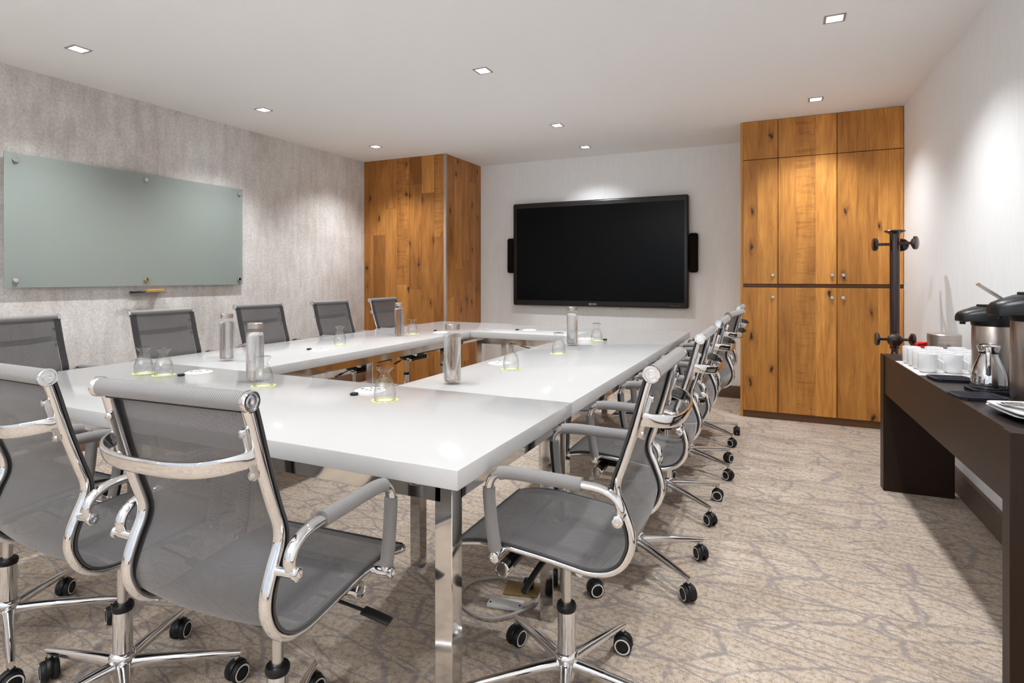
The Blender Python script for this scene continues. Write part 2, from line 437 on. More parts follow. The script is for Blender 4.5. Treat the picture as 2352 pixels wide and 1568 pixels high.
# unseen wall behind the camera; window added to brighten the room, after bluish chrome glints
WX0, WX1, WZ0, WZ1 = -3.9, .5, .5, 2.4
bm = BM()
for lo, hi in (((XL, YB-.15, 0), (WX0, YB, CZ)), ((WX1, YB-.15, 0), (1.3, YB, CZ)), ((WX0, YB-.15, 0), (WX1, YB, WZ0)), ((WX0, YB-.15, WZ1), (WX1, YB, CZ))): b2(bm, lo, hi)
structure('wall_front', bm, M['wall'])
bm = BM()
for lo, hi in (((WX0, YB-.1, WZ0), (WX0+.06, YB-.02, WZ1)), ((WX1-.06, YB-.1, WZ0), (WX1, YB-.02, WZ1)), ((WX0, YB-.1, WZ0), (WX1, YB-.02, WZ0+.06)), ((WX0, YB-.1, WZ1-.06), (WX1, YB-.02, WZ1)), ((-1.63, YB-.1, WZ0), (-1.57, YB-.02, WZ1))): b2(bm, lo, hi)
structure('added_window_1', bm, M['wallwhite'])
bm = BM(); b2(bm, (XL, YB, 0), (XL+.018, 5.33, .12), .003); structure('baseboard_left', bm, M['basetan'])
bm = BM(); b2(bm, (-3.27, YF-.018, 0), (-.33, YF, .12), .003); structure('baseboard_back', bm, M['baseboard'])
bm = BM()
q = [(wx(YB)-.02, YB), (wx(5.33)-.02, 5.33), (wx(5.33), 5.33), (wx(YB), YB)]
lo = [bm.verts.new((x, y, 0)) for x, y in q]; hi = [bm.verts.new((x, y, .13)) for x, y in q]
bm.faces.new(lo); bm.faces.new(hi)
for i in range(4): bm.faces.new((lo[i], lo[(i+1) % 4], hi[(i+1) % 4], hi[i]))
structure('baseboard_right', bm, M['baseboard'])

# oak clad column in the far left corner
col_ = thing('wood_clad_column', 'square floor-to-ceiling column clad in knotty oak planks in the far left corner', 'column', (-3.82, 5.73, 0))
bm = BM(); b2(bm, (-.55, -.40, 0), (.545, .40, CZ)); obj('plank_cladding', bm, M['column'], col_)
bm = BM(); b2(bm, (.525, -.408, 0), (.553, -.380, CZ), .002); o = obj('corner_strip', bm, M['strip'], col_); o['label'] = 'pale grey-brown corner strip'

# oak cabinet
cab = thing('storage_cabinet', 'built-in oak cabinet with rows of doors in the far right corner', 'cabinet', (.26, 5.75, 0))
CX, CY = .26, 5.75
XR = wx(5.33)-.004
bm = BM(); b2(bm, (-.328-CX, -.40, .0), (-.306-CX, .375, CZ-.002)); o = obj('side_panel', bm, M['edge'], cab)
bm = BM(); b2(bm, (-.306-CX, -.36, .06), (XR-CX, .375, CZ-.002)); obj('carcass', bm, M['gap'], cab)
bm = BM(); b2(bm, (-.306-CX, -.395, 0), (XR-CX, -.36, .058)); o = obj('plinth', bm, M['kick'], cab); o['label'] = 'dark plinth strip'
bm = BM(); b2(bm, (-.306-CX, -.398, 1.112), (XR-CX, -.37, 1.135)); obj('middle_rail', bm, M['kick'], cab)
cols_ = [(-.304, -.035), (-.031, .398), (.402, XR)]
knobs = {0: (-.073,), 1: (.363,), 2: (.443,)}
for ci, (a, b) in enumerate(cols_):
    for z0, z1, nm in ((.062, 1.108, 'door'), (1.139, 2.190, 'door'), (2.195, CZ-.002, 'top_panel')):
        bm = BM(); b2(bm, (a-CX, -.42, z0), (b-CX, -.372, z1), .0015, 1)
        d = obj(nm, bm, M['cabinet'], cab)
        if nm == 'door':
            kx = knobs[ci][0]-CX; kz = 1.027 if z0 < 1 else 1.211
            bm = BM(); lathe(bm, [(0, .016), (.008, .016), (.011, .013), (.011, .004), (.014, .003), (.014, 0), (0, 0)], (kx, -.42, kz), 20, M=dirmat((0, -1, 0)))
            obj('lock_knob', bm, M['dullchrome'], d)

# downlights
def downlight(x, y, label, grp, k=1.0):
    t = thing('downlight', label, 'ceiling light', (x, y, CZ), 0, grp)
    bm = BM(); o_, i_ = .050, .037
    for lo, hi in (((-o_, -o_, -.004), (-i_, o_, 0)), ((i_, -o_, -.004), (o_, o_, 0)), ((-i_, -o_, -.004), (i_, -i_, 0)), ((-i_, i_, -.004), (i_, o_, 0))): b2(bm, lo, hi, .001, 1)
    obj('trim_frame', bm, M['trim'], t)
    bm = BM(); a, b = .037, .026
    lo = [bm.verts.new((sx*a, sy*a, 0)) for sx, sy in ((-1, -1), (1, -1), (1, 1), (-1, 1))]; hi = [bm.verts.new((sx*b, sy*b, .045)) for sx, sy in ((-1, -1), (1, -1), (1, 1), (-1, 1))]
    for i in range(4): bm.faces.new((lo[i], lo[(i+1) % 4], hi[(i+1) % 4], hi[i]))
    bm.faces.new(hi)
    obj('reflector', bm, M['reflector'], t, smooth=False)
    bm = BM(); lathe(bm, [(0, .026), (.015, .028), (.0245, .034), (.0245, .044), (0, .044)], (0, 0, 0), 24); obj('lamp_lens', bm, M['lens'], t)
    ld = bpy.data.lights.new('downlight_lamp', 'SPOT')
    ld.energy = SPOT_W*k; ld.spot_size = R(116); ld.spot_blend = .95; ld.shadow_soft_size = .022; ld.color = (.93, .97, 1)
    so = bpy.data.objects.new('lamp', ld); COL.objects.link(so); so.parent = t; so.location = (0, 0, .004)
    return t
LL = {0: 'square recessed downlight top left over the glass board, nearest the camera of the left row', 1: 'square recessed downlight in the middle of the left row along the mottled wall', 2: 'square recessed downlight of the left row closest to the plank column',
      3: 'square recessed downlight above the table, nearest the camera of the centre row in view', 4: 'square recessed downlight in the middle of the centre row, before the screen', 5: 'square recessed downlight closest to the screen wall',
      6: 'square recessed downlight top right, nearest the camera of the right row', 7: 'square recessed downlight just in front of the oak cabinet'}
for i, (x, y) in enumerate(lights):
    k = .82 if x < -3 else (.95 if x < -1 else .80)
    if (x, y) == (-1.82, 5.66): k = .42
    if i == 8: k = .35
    if i == 7: k = .68
    if i == 10: k = .4
    if i == 11: k = .3
    if i == 12: k = .45
    if i < 8: downlight(x, y, LL[i], 'recessed ceiling downlights', k)
    else: downlight(x, y, {8: 'square recessed downlight added out of view over the near end of the table', 9: 'square recessed downlight added out of view over the near end of the side table', 10: 'square recessed downlight added out of view just right of the camera', 11: 'square recessed downlight added out of view behind the camera', 12: 'square recessed downlight added out of view above the chairs of the near row'}[i], 'recessed ceiling downlights', k)

# uplighter added unseen behind the camera to brighten ceiling and room
ul = thing('added_uplight_lamp', 'chrome uplighter lamp added out of view behind the camera to brighten the room', 'lamp', (-1.6, -1.95, 0))
bm = BM(); lathe(bm, [(0, 0), (.14, 0), (.145, .01), (.14, .02), (.02, .028), (.012, .04), (.012, 1.22), (0, 1.22)], seg=32); obj('added_lamp_stand', bm, M['dullchrome'], ul)
bm = BM(); lathe(bm, [(.02, 1.21), (.08, 1.23), (.13, 1.27), (.132, 1.272), (.078, 1.236), (.02, 1.216)], seg=32); obj('added_lamp_bowl', bm, M['white'], ul)
ud = bpy.data.lights.new('uplighter', 'SPOT'); ud.energy = ADDED_UPLIGHT_W; ud.spot_size = R(165); ud.spot_blend = .7; ud.shadow_soft_size = .10; ud.color = (.93, .97, 1)
uo = bpy.data.objects.new('uplighter', ud); COL.objects.link(uo); uo.parent = ul; uo.location = (0, 0, 1.30); uo.rotation_euler = (PI, 0, 0)

# ------------------------------------------------------------ screen
tv = thing('wall_display', 'large black flat screen with side speakers mounted on the pale far wall', 'television', (-1.832, 6.07, 1.453))
bm = BM(); box(bm, (0, 0, 0), (1.95, .07, 1.16), .022, 4); obj('housing', bm, M['tv'], tv)
bm = BM(); box(bm, (0, .045, 0), (1.2, .03, .6), .004); obj('wall_bracket', bm, M['black'], tv)
bm = BM(); b2(bm, (-.925, -.0358, -.518), (.935, -.030, .522)); obj('screen_panel', bm, M['screen'], tv)
for s in (-1, 1):
    bm = BM(); box(bm, (s*1.018, .01, -.012), (.09, .05, .40), .024, 5); o = obj('side_speaker', bm, M['speaker'], tv)
    bm = BM(); box(bm, (s*.975, .02, -.012), (.04, .02, .2), .003); obj('speaker_mount', bm, M['black'], tv)
fc = bpy.data.curves.new('lettering', 'FONT'); fc.body = 'RICOH'; fc.size = .028; fc.extrude = .0006; fc.align_x = 'CENTER'; fc.resolution_u = 4
fo = bpy.data.objects.new('lettering', fc); COL.objects.link(fo)
bpy.context.view_layer.update()
me = bpy.data.meshes.new_from_object(fo.evaluated_get(bpy.context.evaluated_depsgraph_get())); bpy.data.objects.remove(fo)
me.materials.clear(); me.materials.append(M['logo'])
lo_ = bpy.data.objects.new('maker_lettering', me); link(lo_, tv); lo_.location = (-.025, -.0362, -.560); lo_.rotation_euler = (R(90), 0, 0)
bm = BM(); pts = smooth([(.265, -.01, -.575), (.262, -.012, -.592), (.275, -.012, -.604), (.29, -.012, -.592), (.287, -.01, -.575)], 5); sweep(bm, pts, .002, .002, (0, 1, 0), 8)
obj('pull_loop', bm, M['dullchrome'], tv)
bm = BM()
for k in range(4): lathe(bm, [(0, 0), (.004, 0), (.004, .002), (0, .002)], (.80+.028*k, -.0345, -.552), 10, M=dirmat((0, -1, 0)))
obj('button', bm, M['trim'], tv)

# ------------------------------------------------------------ glass board
gb = thing('glass_board', 'large greenish frosted glass writing board on the mottled left wall', 'glass board', (-4.332, 2.768, 1.55))
bm = BM(); b2(bm, (-.004, -.867, -.42), (.004, .867, .42), .001, 1); obj('glass_pane', bm, M['board'], gb)
for y in (1.958, 2.776, 3.594):
    for z in (1.178, 1.926):
        bm = BM(); lathe(bm, [(0, -.038), (.009, -.038), (.009, .0), (.014, .004), (.0155, .006), (.0155, .016), (.013, .019), (0, .019)], (0, y-2.768, z-1.55), 24, M=dirmat((1, 0, 0)))
        obj('standoff', bm, M['chrome'], gb)
tr_ = thing('pen_tray', 'small clear ledge fixed under the glass board', 'tray', (-4.33, 2.785, 1.078))
bm = BM(); b2(bm, (-.037, -.125, -.004), (.055, .125, .0), .001, 1); b2(bm, (.050, -.125, 0), (.055, .125, .008), .001, 1)
obj('ledge', bm, M['glass'], tr_)
bm = BM(); b2(bm, (-.037, -.11, -.012), (-.020, .11, -.004)); obj('ledge_bracket', bm, M['dullchrome'], tr_)
bm = BM(); box(bm, (-4.312, 2.83, 1.094), (.045, .13, .024), .003); er = obj('board_eraser', bm, M['yellow']); tag(er, 'yellow wooden board eraser on the ledge under the glass board', 'eraser')
er2 = thing('marker_pen', 'dark blue capped marker lying at the left end of the ledge under the glass board', 'marker', (-4.31, 2.70, 1.0865))
bm = BM(); lathe(bm, [(0, -.05), (.008, -.05), (.0085, -.03), (.0085, .02), (0, .02)], (0, 0, 0), 16, axis='Y'); obj('barrel', bm, M['black'], er2)
bm = BM(); lathe(bm, [(0, .021), (.009, .021), (.009, .055), (.006, .058), (0, .058)], (0, 0, 0), 16, axis='Y'); obj('cap', bm, M['blue'], er2)

# ------------------------------------------------------------ tables
TZ, TH = .75, .048
X0, X1, Y0, Y1 = -3.12, -.682, 1.163, 4.90
def table(name, label, x0, y0, x1, y1, legs, rails=True):
    cx, cy = (x0+x1)/2, (y0+y1)/2
    t = thing(name, label, 'table', (cx, cy, 0), 0, None)
    bm = BM(); b2(bm, (x0-cx, y0-cy, TZ-TH), (x1-cx, y1-cy, TZ), .0022, 2); obj('tabletop', bm, M['top'], t)
    for lx, ly in legs:
        bm = BM(); b2(bm, (lx-cx-.0245, ly-cy-.0245, 0), (lx-cx+.0245, ly-cy+.0245, TZ-TH), .0015, 1); obj('leg', bm, M['chrome2'], t)
    i = .05
    bx0, bx1, by0, by1 = x0+i-cx, x1-i-cx, y0+i-cy, y1-i-cy
    for lo, hi in (((bx0+.02, by0-.012, TZ-TH-.05), (bx1-.02, by0+.012, TZ-TH)), ((bx0+.02, by1-.012, TZ-TH-.05), (bx1-.02, by1+.012, TZ-TH)), ((bx0-.012, by0+.03, TZ-TH-.05), (bx0+.012, by1-.03, TZ-TH)), ((bx1-.012, by0+.03, TZ-TH-.05), (bx1+.012, by1-.03, TZ-TH))):
        bm = BM(); b2(bm, lo, hi, .001, 1); obj('apron_rail', bm, M['chrome2'], t)
    return t
g = .0012
def corners(x0, y0, x1, y1, i=.062): return [(x0+i, y0+i), (x1-i, y0+i), (x0+i, y1-i), (x1-i, y1-i)]
YS, XA, XB, YT = 1.965, -2.32, -1.44, 4.16
table('conference_table', 'white table across the near end, chrome legs, closest to the camera', X0, Y0, X1, YS-g, corners(X0, Y0, X1, YS, .0625))
table('conference_table', 'long white table down the right side with five chairs along it', XB, YS+g, X1, Y1, corners(XB, YS, X1, Y1)+[(X1-.062, 3.43), (XB+.062, 3.43)])
table('conference_table', 'long white table down the left side before the mottled wall', X0, YS+g, XA-g, 5.0, corners(X0, YS, XA, 5.0)+[(XA-.062, 2.98), (X0+.062, 2.98)])
table('conference_table', 'white table across the far end, below the screen', XA+g, YT, XB-g, Y1, corners(XA, YT, XB, Y1))

# ------------------------------------------------------------ chairs
PROF = [(-.277, .975), (-.262, .925), (-.239, .842), (-.214, .765), (-.196, .712), (-.197, .680), (-.212, .645), (-.228, .600), (-.229, .560), (-.210, .518), (-.176, .492), (-.13, .482), (-.08, .486), (-.03, .492), (.04, .498), (.10, .502), (.17, .499), (.225, .488)]
def uvgrid(bm, rows, mat=0, uvs=None):
    uv = bm.loops.layers.uv.verify()
    V = [[bm.verts.new(p) for p in r] for r in rows]
    for i in range(len(V)-1):
        for j in range(len(V[0])-1):
            f = bm.faces.new((V[i][j], V[i][j+1], V[i+1][j+1], V[i+1][j])); f.material_index = mat; f.smooth = True
            for lp, (a, b) in zip(f.loops, ((i, j), (i, j+1), (i+1, j+1), (i+1, j))): lp[uv].uv = uvs[a][b]
def sheet(pp, nx, off, sagf, mat, name, parent):
    """pp: list of (y,z,normal,arclength,sag)"""
    bm = BM(); rows = []; uvs = []
    for (y, z, ny, nz, s, sg, hw) in pp:
        r = []; u = []; x0, x1 = -hw, hw
        for j in range(nx+1):
            x = x0+(x1-x0)*j/nx
            k = off-sagf*sg*max(0, 1-(x/.185)**2)
            r.append((x, y+ny*k, z+nz*k)); u.append((x, s))
        rows.append(r); uvs.append(u)
    uvgrid(bm, rows, 0, uvs)
    me_o = obj(name, bm, mat, parent, angle=80)
    return me_o
def sleeve_uv(bm, pts, r, ref=(1, 0, 0), seg=18, uo=0):
    """fabric tube with metre UVs"""
    uv = bm.loops.layers.uv.verify(); rings = []; s = 0; S = []
    for i, p in enumerate(pts):
        t = (pts[min(i+1, len(pts)-1)]-pts[max(i-1, 0)]).normalized()
        a = (Vector(ref)-t*Vector(ref).dot(t)).normalized(); b = t.cross(a)
        if i: s += (p-pts[i-1]).length
        S.append(s); rings.append([bm.verts.new(p+a*r*math.cos(2*PI*j/seg)+b*r*math.sin(2*PI*j/seg)) for j in range(seg)])
    c = 2*PI*r/seg
    for i in range(len(rings)-1):
        for j in range(seg):
            k = (j+1) % seg
            f = bm.faces.new((rings[i][j], rings[i][k], rings[i+1][k], rings[i+1][j]))
            for lp, q in zip(f.loops, ((c*j, S[i]), (c*(j+1), S[i]), (c*(j+1), S[i+1]), (c*j, S[i+1]))): lp[uv].uv = q
    for r_ in (rings[0], rings[-1]): bm.faces.new(r_)

def make_chair():
    t = thing('mesh_chair', 'x', 'chair')
    FW = .184
    pr = smooth([(0, y, z) for y, z in PROF], 5)
    # side frames
    for s in (-1, 1):
        bm = BM(); sweep(bm, [p+Vector((s*FW, 0, 0)) for p in pr], .0125, .0095, (1, 0, 0), 16, .8)
        sweep(bm, [p+Vector((s*(FW), 0, 0)) for p in smooth([(0, .225, .488), (0, .236, .486), (0, .240, .485)], 3)], .014, .011, (1, 0, 0), 14)
        obj('side_frame', bm, M['chrome'], t)
    # net sling
    data = []; s_ = 0
    for i, p in enumerate(pr):
        tg = (pr[min(i+1, len(pr)-1)]-pr[max(i-1, 0)]).normalized()
        ny, nz = -tg.z, tg.y              # towards the sitter
        if i: s_ += (p-pr[i-1]).length
        data.append([p.y, p.z, ny, nz, s_, 0])
    tot = s_; EI = .163
    for d in data:
        f = d[4]/tot; d[5] = min(1, 8*f*(1-f)*1.0); g_ = min(1, max(0, (f-.40)/.14)); d.append(EI+(.1905-EI)*g_*g_*(3-2*g_))
    cut = min(range(len(data)), key=lambda i: abs(data[i][0]+.176)+abs(data[i][1]-.492))
    sheet(data[:cut+1], 12, .0125, .012, M['net'], 'backrest', t)
    sheet(data[cut:], 12, .0125, .012, M['net'], 'seat', t)
    for s in (-1, 1):
        bm = BM(); rows = []; uvs = []
        for (y, z, ny, nz, q, sg, hw) in data:
            r = []; u = []
            for k in range(9):
                if k < 5: x = s*(hw+(.1975-hw)*k/4); o_ = .0128
                else: x = s*(.1985-.0004*(k-5)); o_ = .0128-.0016*(k-4)
                r.append((x, y+ny*o_, z+nz*o_)); u.append((x, q))
            rows.append(r); uvs.append(u)
        uvgrid(bm, rows, 0, uvs); o = obj('edge_binding', bm, M['netdark'], t, angle=80); o['label'] = 'dark folded net edge'
    # front lip of the seat
    bm = BM(); sleeve_uv(bm, [Vector((x, .232, .494)) for x in [-.189+.378*i/12 for i in range(13)]], .008, (0, 0, 1), 12); obj('front_lip', bm, M['netdark'], t)
    # top roll
    bm = BM(); sleeve_uv(bm, [Vector((x, -.279, .975)) for x in [-.192+.384*i/16 for i in range(17)]], .0182, (0, 0, 1), 28)
    tr = obj('top_roll', bm, M['roll'], t)
    bm = BM(); sweep(bm, [Vector((x, -.277, .9565)) for x in (-.174, 0, .174)], .0035, .006, (0, 0, 1), 10); obj('roll_seam', bm, M['blacksoft'], tr)
    for s in (-1, 1):
        bm = BM(); lathe(bm, [(0, -.004), (.0185, -.004), (.0205, 0), (.0205, .008), (.0185, .010), (.0150, .010), (.0140, .0075), (.0105, .0075), (.0100, .010), (.0055, .010), (.0050, .006), (0, .006)], (s*.192, -.279, .975), 32, M=dirmat((s, 0, 0)))
        obj('end_cap', bm, M['chrome'], tr)
    # rear brace
    pl = [(-.180, -.252, .866), (-.172, -.278, .863), (-.148, -.304, .858), (-.110, -.320, .853), (-.055, -.328, .850), (0, -.330, .850), (.055, -.328, .850), (.110, -.320, .853), (.148, -.304, .858), (.172, -.278, .863), (.180, -.252, .866)]
    bm = BM(); sweep(bm, smooth(pl, 5), .0165, .0055, (0, -.25, 1), 18, .75)
    br = obj('back_brace', bm, M['chrome'], t)
    for s in (-1, 1):
        bm = BM(); rot = Matrix.Rotation(R(15), 4, 'X')
        box(bm, (s*.176, -.258, .872), (.007, .016, .105), .003, 2, rot)
        for dz in (-.042, .042):
            lathe(bm, [(0, .007), (.005, .007), (.008, .005), (.0085, 0), (0, 0)], (s*.174, -.262-dz*.27, .872+dz), 16, M=dirmat((-s*.25, -1, 0)))
        obj('brace_plate', bm, M['dullchrome'], br)
    # arms
    arm = [(-.208, .640), (-.214, .664), (-.204, .686), (-.176, .702), (-.14, .707), (-.09, .708), (-.03, .709), (.04, .710), (.088, .706), (.114, .692), (.125, .664), (.122, .61), (.115, .55), (.104, .497)]
    ap = smooth([(0, y, z) for y, z in arm], 5)
    for s in (-1, 1):
        ax = s*.226
        bm = BM(); sweep(bm, [p+Vector((ax, 0, 0)) for p in ap], .0125, .0105, (1, 0, 0), 16)
        for (y, z) in ((-.211, .643), (.104, .497)):
            rod(bm, (s*.187, y, z-.004), (s*.240, y, z-.002), .0095)
            lathe(bm, [(0, 0), (.0125, 0), (.0135, .003), (.0135, .008), (.010, .010), (.006, .010), (.005, .007), (0, .007)], (s*.236, y, z-.002), 20, M=dirmat((s, 0, 0)))
        am = obj('armrest', bm, M['chrome'], t)
        i0 = min(range(len(ap)), key=lambda i: (ap[i]-Vector((0, -.125, .707))).length); i1 = min(range(len(ap)), key=lambda i: (ap[i]-Vector((0, .094, .704))).length)
        bm = BM(); sleeve_uv(bm, [p+Vector((ax, 0, 0)) for p in ap[i0:i1+1]], .0165); obj('arm_sleeve', bm, M['roll'], am)
        j0 = min(range(len(ap)), key=lambda i: (ap[i]-Vector((0, .125, .660))).length); j1 = min(range(len(ap)), key=lambda i: (ap[i]-Vector((0, .106, .510))).length)
        bm = BM(); sleeve_uv(bm, [p+Vector((ax, 0, 0)) for p in ap[j0:j1+1]], .0160); obj('post_sleeve', bm, M['roll'], am)
        bm = BM(); sweep(bm, [p+Vector((ax-s*.0155, .004, 0)) for p in ap[j0:j1+1]], .0025, .005, (1, 0, 0), 8); obj('zip_seam', bm, M['blacksoft'], am)
    # under the seat
    for y, z in ((-.10, .472), (.115, .486)):
        bm = BM(); rod(bm, (-.181, y, z), (.181, y, z), .010); obj('cross_bar', bm, M['chrome'], t)
    bm = BM(); box(bm, (0, .02, .452), (.15, .26, .022), .004); box(bm, (0, .03, .432), (.10, .16, .035), .01, 2); box(bm, (-.06, .0, .466), (.02, .24, .014), .002); box(bm, (.06, .0, .466), (.02, .24, .014), .002)
    rod(bm, (0, 0, .40), (0, 0, .445), .026)
    mech = obj('tilt_mechanism', bm, M['black'], t)
    bm = BM(); rod(bm, (-.155, .12, .425), (.135, .12, .425), .0185); obj('spring_housing', bm, M['black'], mech)
    for s, x in ((-1, -.155), (1, .135)):
        bm = BM(); lathe(bm, [(.0195, -.03), (.0215, -.028), (.0215, -.002), (.0195, 0), (.017, 0), (.016, -.002), (0, -.002)], (x+s*.012, .12, .425), 28, M=dirmat((s, 0, 0))); obj('tension_cap', bm, M['chrome'], mech)
    bm = BM(); sweep(bm, smooth([(.04, .05, .438), (.12, .055, .430), (.20, .06, .418)], 4), .004, .004, (0, 0, 1), 8)
    sweep(bm, smooth([(.195, .06, .419), (.22, .062, .414), (.25, .064, .407), (.262, .065, .404)], 4), .005, .016, (0, 0, 1), 14, .8)
    obj('height_lever', bm, M['black'], t)
    bm = BM(); sweep(bm, smooth([(-.04, .03, .438), (-.12, .04, .418), (-.19, .045, .398)], 4), .009, .008, (0, 0, 1), 12); obj('lock_lever', bm, M['black'], t)
    bm = BM(); rod(bm, (0, 0, .24), (0, 0, .405), .0135, seg=24); obj('gas_lift', bm, M['dullchrome'], t)
    bm = BM(); lathe(bm, [(.014, .262), (.026, .262), (.028, .268), (.028, .276), (.025, .281), (.014, .281)], seg=28); obj('collar', bm, M['black'], t)
    bm = BM(); lathe(bm, [(.0245, .265), (.0245, .148), (.030, .144), (.0335, .137), (.0335, .130), (.030, .124), (.027, .10), (.025, .075), (.022, .070), (0, .070)], seg=32); lathe(bm, [(.0245, .265), (0, .265)], seg=32)
    obj('column', bm, M['chrome'], t)
    return t

def make_base(t, ang):
    for k in range(5):
        a = ang+2*PI*k/5; d = Vector((math.cos(a), math.sin(a), 0)); n_ = Vector((-d.y, d.x, 0))
        bm = BM(); pts = [d*.022+Vector((0, 0, .112)), d*.08+Vector((0, 0, .108)), d*.16+Vector((0, 0, .100)), d*.24+Vector((0, 0, .091)), d*.298+Vector((0, 0, .083))]
        sweep(bm, [Vector(p) for p in pts], .0165, .0175, n_, 16, .85, taper=.52)
        rod(bm, d*.288+Vector((0, 0, .062)), d*.288+Vector((0, 0, .086)), .007)
        obj('base_leg', bm, M['chrome'], t)
def add_casters(t, ang, proto, spin):
    for k in range(5):
        a = ang+2*PI*k/5; r = random.Random(int(spin*100)+k)
        c = copy_tree(proto, t) if proto.parent else proto
        if not proto.parent: c.parent = t
        c.location = (math.cos(a)*.288, math.sin(a)*.288, 0); c.rotation_euler = (0, 0, r.uniform(0, 6.28) if k else spin)
def make_caster():
    bm = BM()
    # hood: a shell wrapping the two wheels
    pts = smooth([(0, .022, .020), (0, .020, .046), (0, .0, .060), (0, -.022, .050), (0, -.028, .030)], 5)
    sweep(bm, pts, .0085, .006, (1, 0, 0), 12, .7)
    box(bm, (0, -.004, .036), (.010, .036, .034), .003)
    rod(bm, (0, 0, .05), (0, 0, .068), .010)
    h = obj('caster', bm, [M['black']], None)
    for s in (-1, 1):
        bm = BM()
        lathe(bm, [(0, .004), (.024, .004), (.0285, .007), (.0295, .012), (.0285, .019), (.0262, .0225), (.0245, .0232), (.0200, .0232), (.0190, .021), (.010, .0225), (0, .0228)], (0, -.002, .0295), 28, M=dirmat((s, 0, 0)), mats=[0, 0, 0, 0, 0, 0, 1, 0, 0, 0])
        obj('wheel', bm, [M['blacksoft'], M['ring']], h)
    return h

CH = [  # x, y, facing (deg, 0 = +Y), base angle (deg, world), label
    (-1.086, 1.010, 3.5, 117, 'mesh swivel chair of the near row with its whole back in view', 'n'),
    (-1.685, 1.015, -1, 43, 'mesh swivel chair of the near row with its back cut by the left frame edge', 'n'),
    (-2.295, 1.018, 0, 49, 'mesh swivel chair at the far left of the near row, mostly cut off', 'n'),
    (-.552, 1.545, 90, 72, 'mesh swivel chair nearest the camera on the right side, its seat and arm fully visible', 'r'),
    (-.548, 2.39, 90, 36, 'second mesh swivel chair from the camera along the right side', 'r'),
    (-.55, 3.11, 90, 36, 'middle mesh swivel chair of the five along the right side', 'r'),
    (-.535, 3.79, 83, 41, 'fourth mesh swivel chair from the camera along the right side', 'r'),
    (-.55, 4.53, 90, 35, 'farthest mesh swivel chair on the right side, beside the oak cabinet', 'r'),
    (-3.33, 1.64, -88, 20, 'mesh swivel chair of the left side nearest the camera, its top cut by the frame', 'l'),
    (-3.29, 2.38, -92, 55, 'mesh swivel chair on the left side below the eraser ledge', 'l'),
    (-3.34, 3.16, -95, 10, 'middle mesh swivel chair of the left side, right of the glass board', 'l'),
    (-3.27, 3.86, -93, 30, 'fourth mesh swivel chair on the left side, against the mottled wall before the column', 'l'),
    (-3.27, 4.61, -90, 48, 'farthest mesh swivel chair on the left side, before the plank column', 'l')]
GR = dict(n='mesh chairs at the near table', r='mesh chairs along the right side', l='mesh chairs along the left side')
proto = make_chair()
upper = list(proto.children)
legs0 = None; caster0 = make_caster()
for i, (x, y, f, ba, lab, gk) in enumerate(CH):
    if i == 0: t = proto
    else:
        t = proto.copy(); COL.objects.link(t)
        for ch in upper: copy_tree(ch, t)
    place(t, (x, y, 0), R(f), lab, GR[gk]); t.scale = (1.03, 1, 1)
    if i == 0:
        make_base(t, 0); legs0 = [c for c in t.children if c.name.startswith('base_leg')]
        lg = legs0
    else:
        lg = [copy_tree(c, t) for c in legs0]
    a = R(ba-f)
    for c in lg: c.rotation_euler = (0, 0, a)
    add_casters(t, a, caster0, R(ba*3+i*50))

# ------------------------------------------------------------ on the tables
def goblet(x, y, label, first=[None]):
    if first[0] is None:
        t = thing('goblet', label, 'glass', (x, y, TZ+.0015), 0, 'upturned goblets on lime doilies')
        out = [(.0365, 0), (.0385, .006), (.0395, .022), (.0385, .038), (.0345, .055), (.0275, .072), (.0205, .084), (.0165, .090), (.0150, .095), (.0165, .100), (.022, .107), (.028, .113), (.0305, .116), (.0305, .119), (.027, .1205), (0, .118)]
        bm = BM(); lathe(bm, out, seg=40); obj('bowl', bm, M['glass'], t)
        bm = BM(); inn = [(.0345, .0), (.0365, .006), (.0375, .022), (.0363, .038), (.032, .055), (.0245, .070), (.014, .079), (0, .082)]; lathe(bm, inn, seg=40); obj('inner_wall', bm, M['glass'], t)
        bm = BM(); sweep(bm, [Vector((.0370*math.cos(2*PI*i/40), .0370*math.sin(2*PI*i/40), .0012)) for i in range(40)], .0012, .0012, (0, 0, 1), 6, closed=True); obj('rim', bm, M['glass'], t)
        first[0] = t; return t
    return place(copy_tree(first[0]), (x, y, TZ+.0015), random.uniform(0, 6), label)
def doily(x, y, label, first=[None]):
    if first[0] is None:
        bm = BM(); N_ = 96; ro = [.0475+.0028*abs(math.sin(12*2*PI*i/N_/2*1)) for i in range(N_)]
        c = [bm.verts.new((r*math.cos(2*PI*i/N_), r*math.sin(2*PI*i/N_), 0)) for i, r in enumerate(ro)]
        c2 = [bm.verts.new((.040*math.cos(2*PI*i/N_), .040*math.sin(2*PI*i/N_), 0)) for i in range(N_)]
        c3 = [bm.verts.new((.026*math.cos(2*PI*i/N_), .026*math.sin(2*PI*i/N_), 0)) for i in range(N_)]
        for i in range(N_):
            j = (i+1) % N_
            f = bm.faces.new((c[i], c[j], c2[j], c2[i])); f.material_index = 1 if i % 8 < 3 else 0
            f = bm.faces.new((c2[i], c2[j], c3[j], c3[i])); f.material_index = 0
        f = bm.faces.new(c3); f.material_index = 1
        r_ = bmesh.ops.extrude_face_region(bm, geom=bm.faces[:]); bmesh.ops.translate(bm, vec=(0, 0, .001), verts=[v for v in r_['geom'] if isinstance(v, bmesh.types.BMVert)])
        o = obj('paper_doily', bm, [M['lime'], M['paper']]); o.location = (x, y, TZ+.0003)
        first[0] = o; return tag(o, label, 'doily', 'lime doilies under the goblets')
    o = first[0].copy(); COL.objects.link(o); return place(o, (x, y, TZ+.0003), random.uniform(0, 6), label)
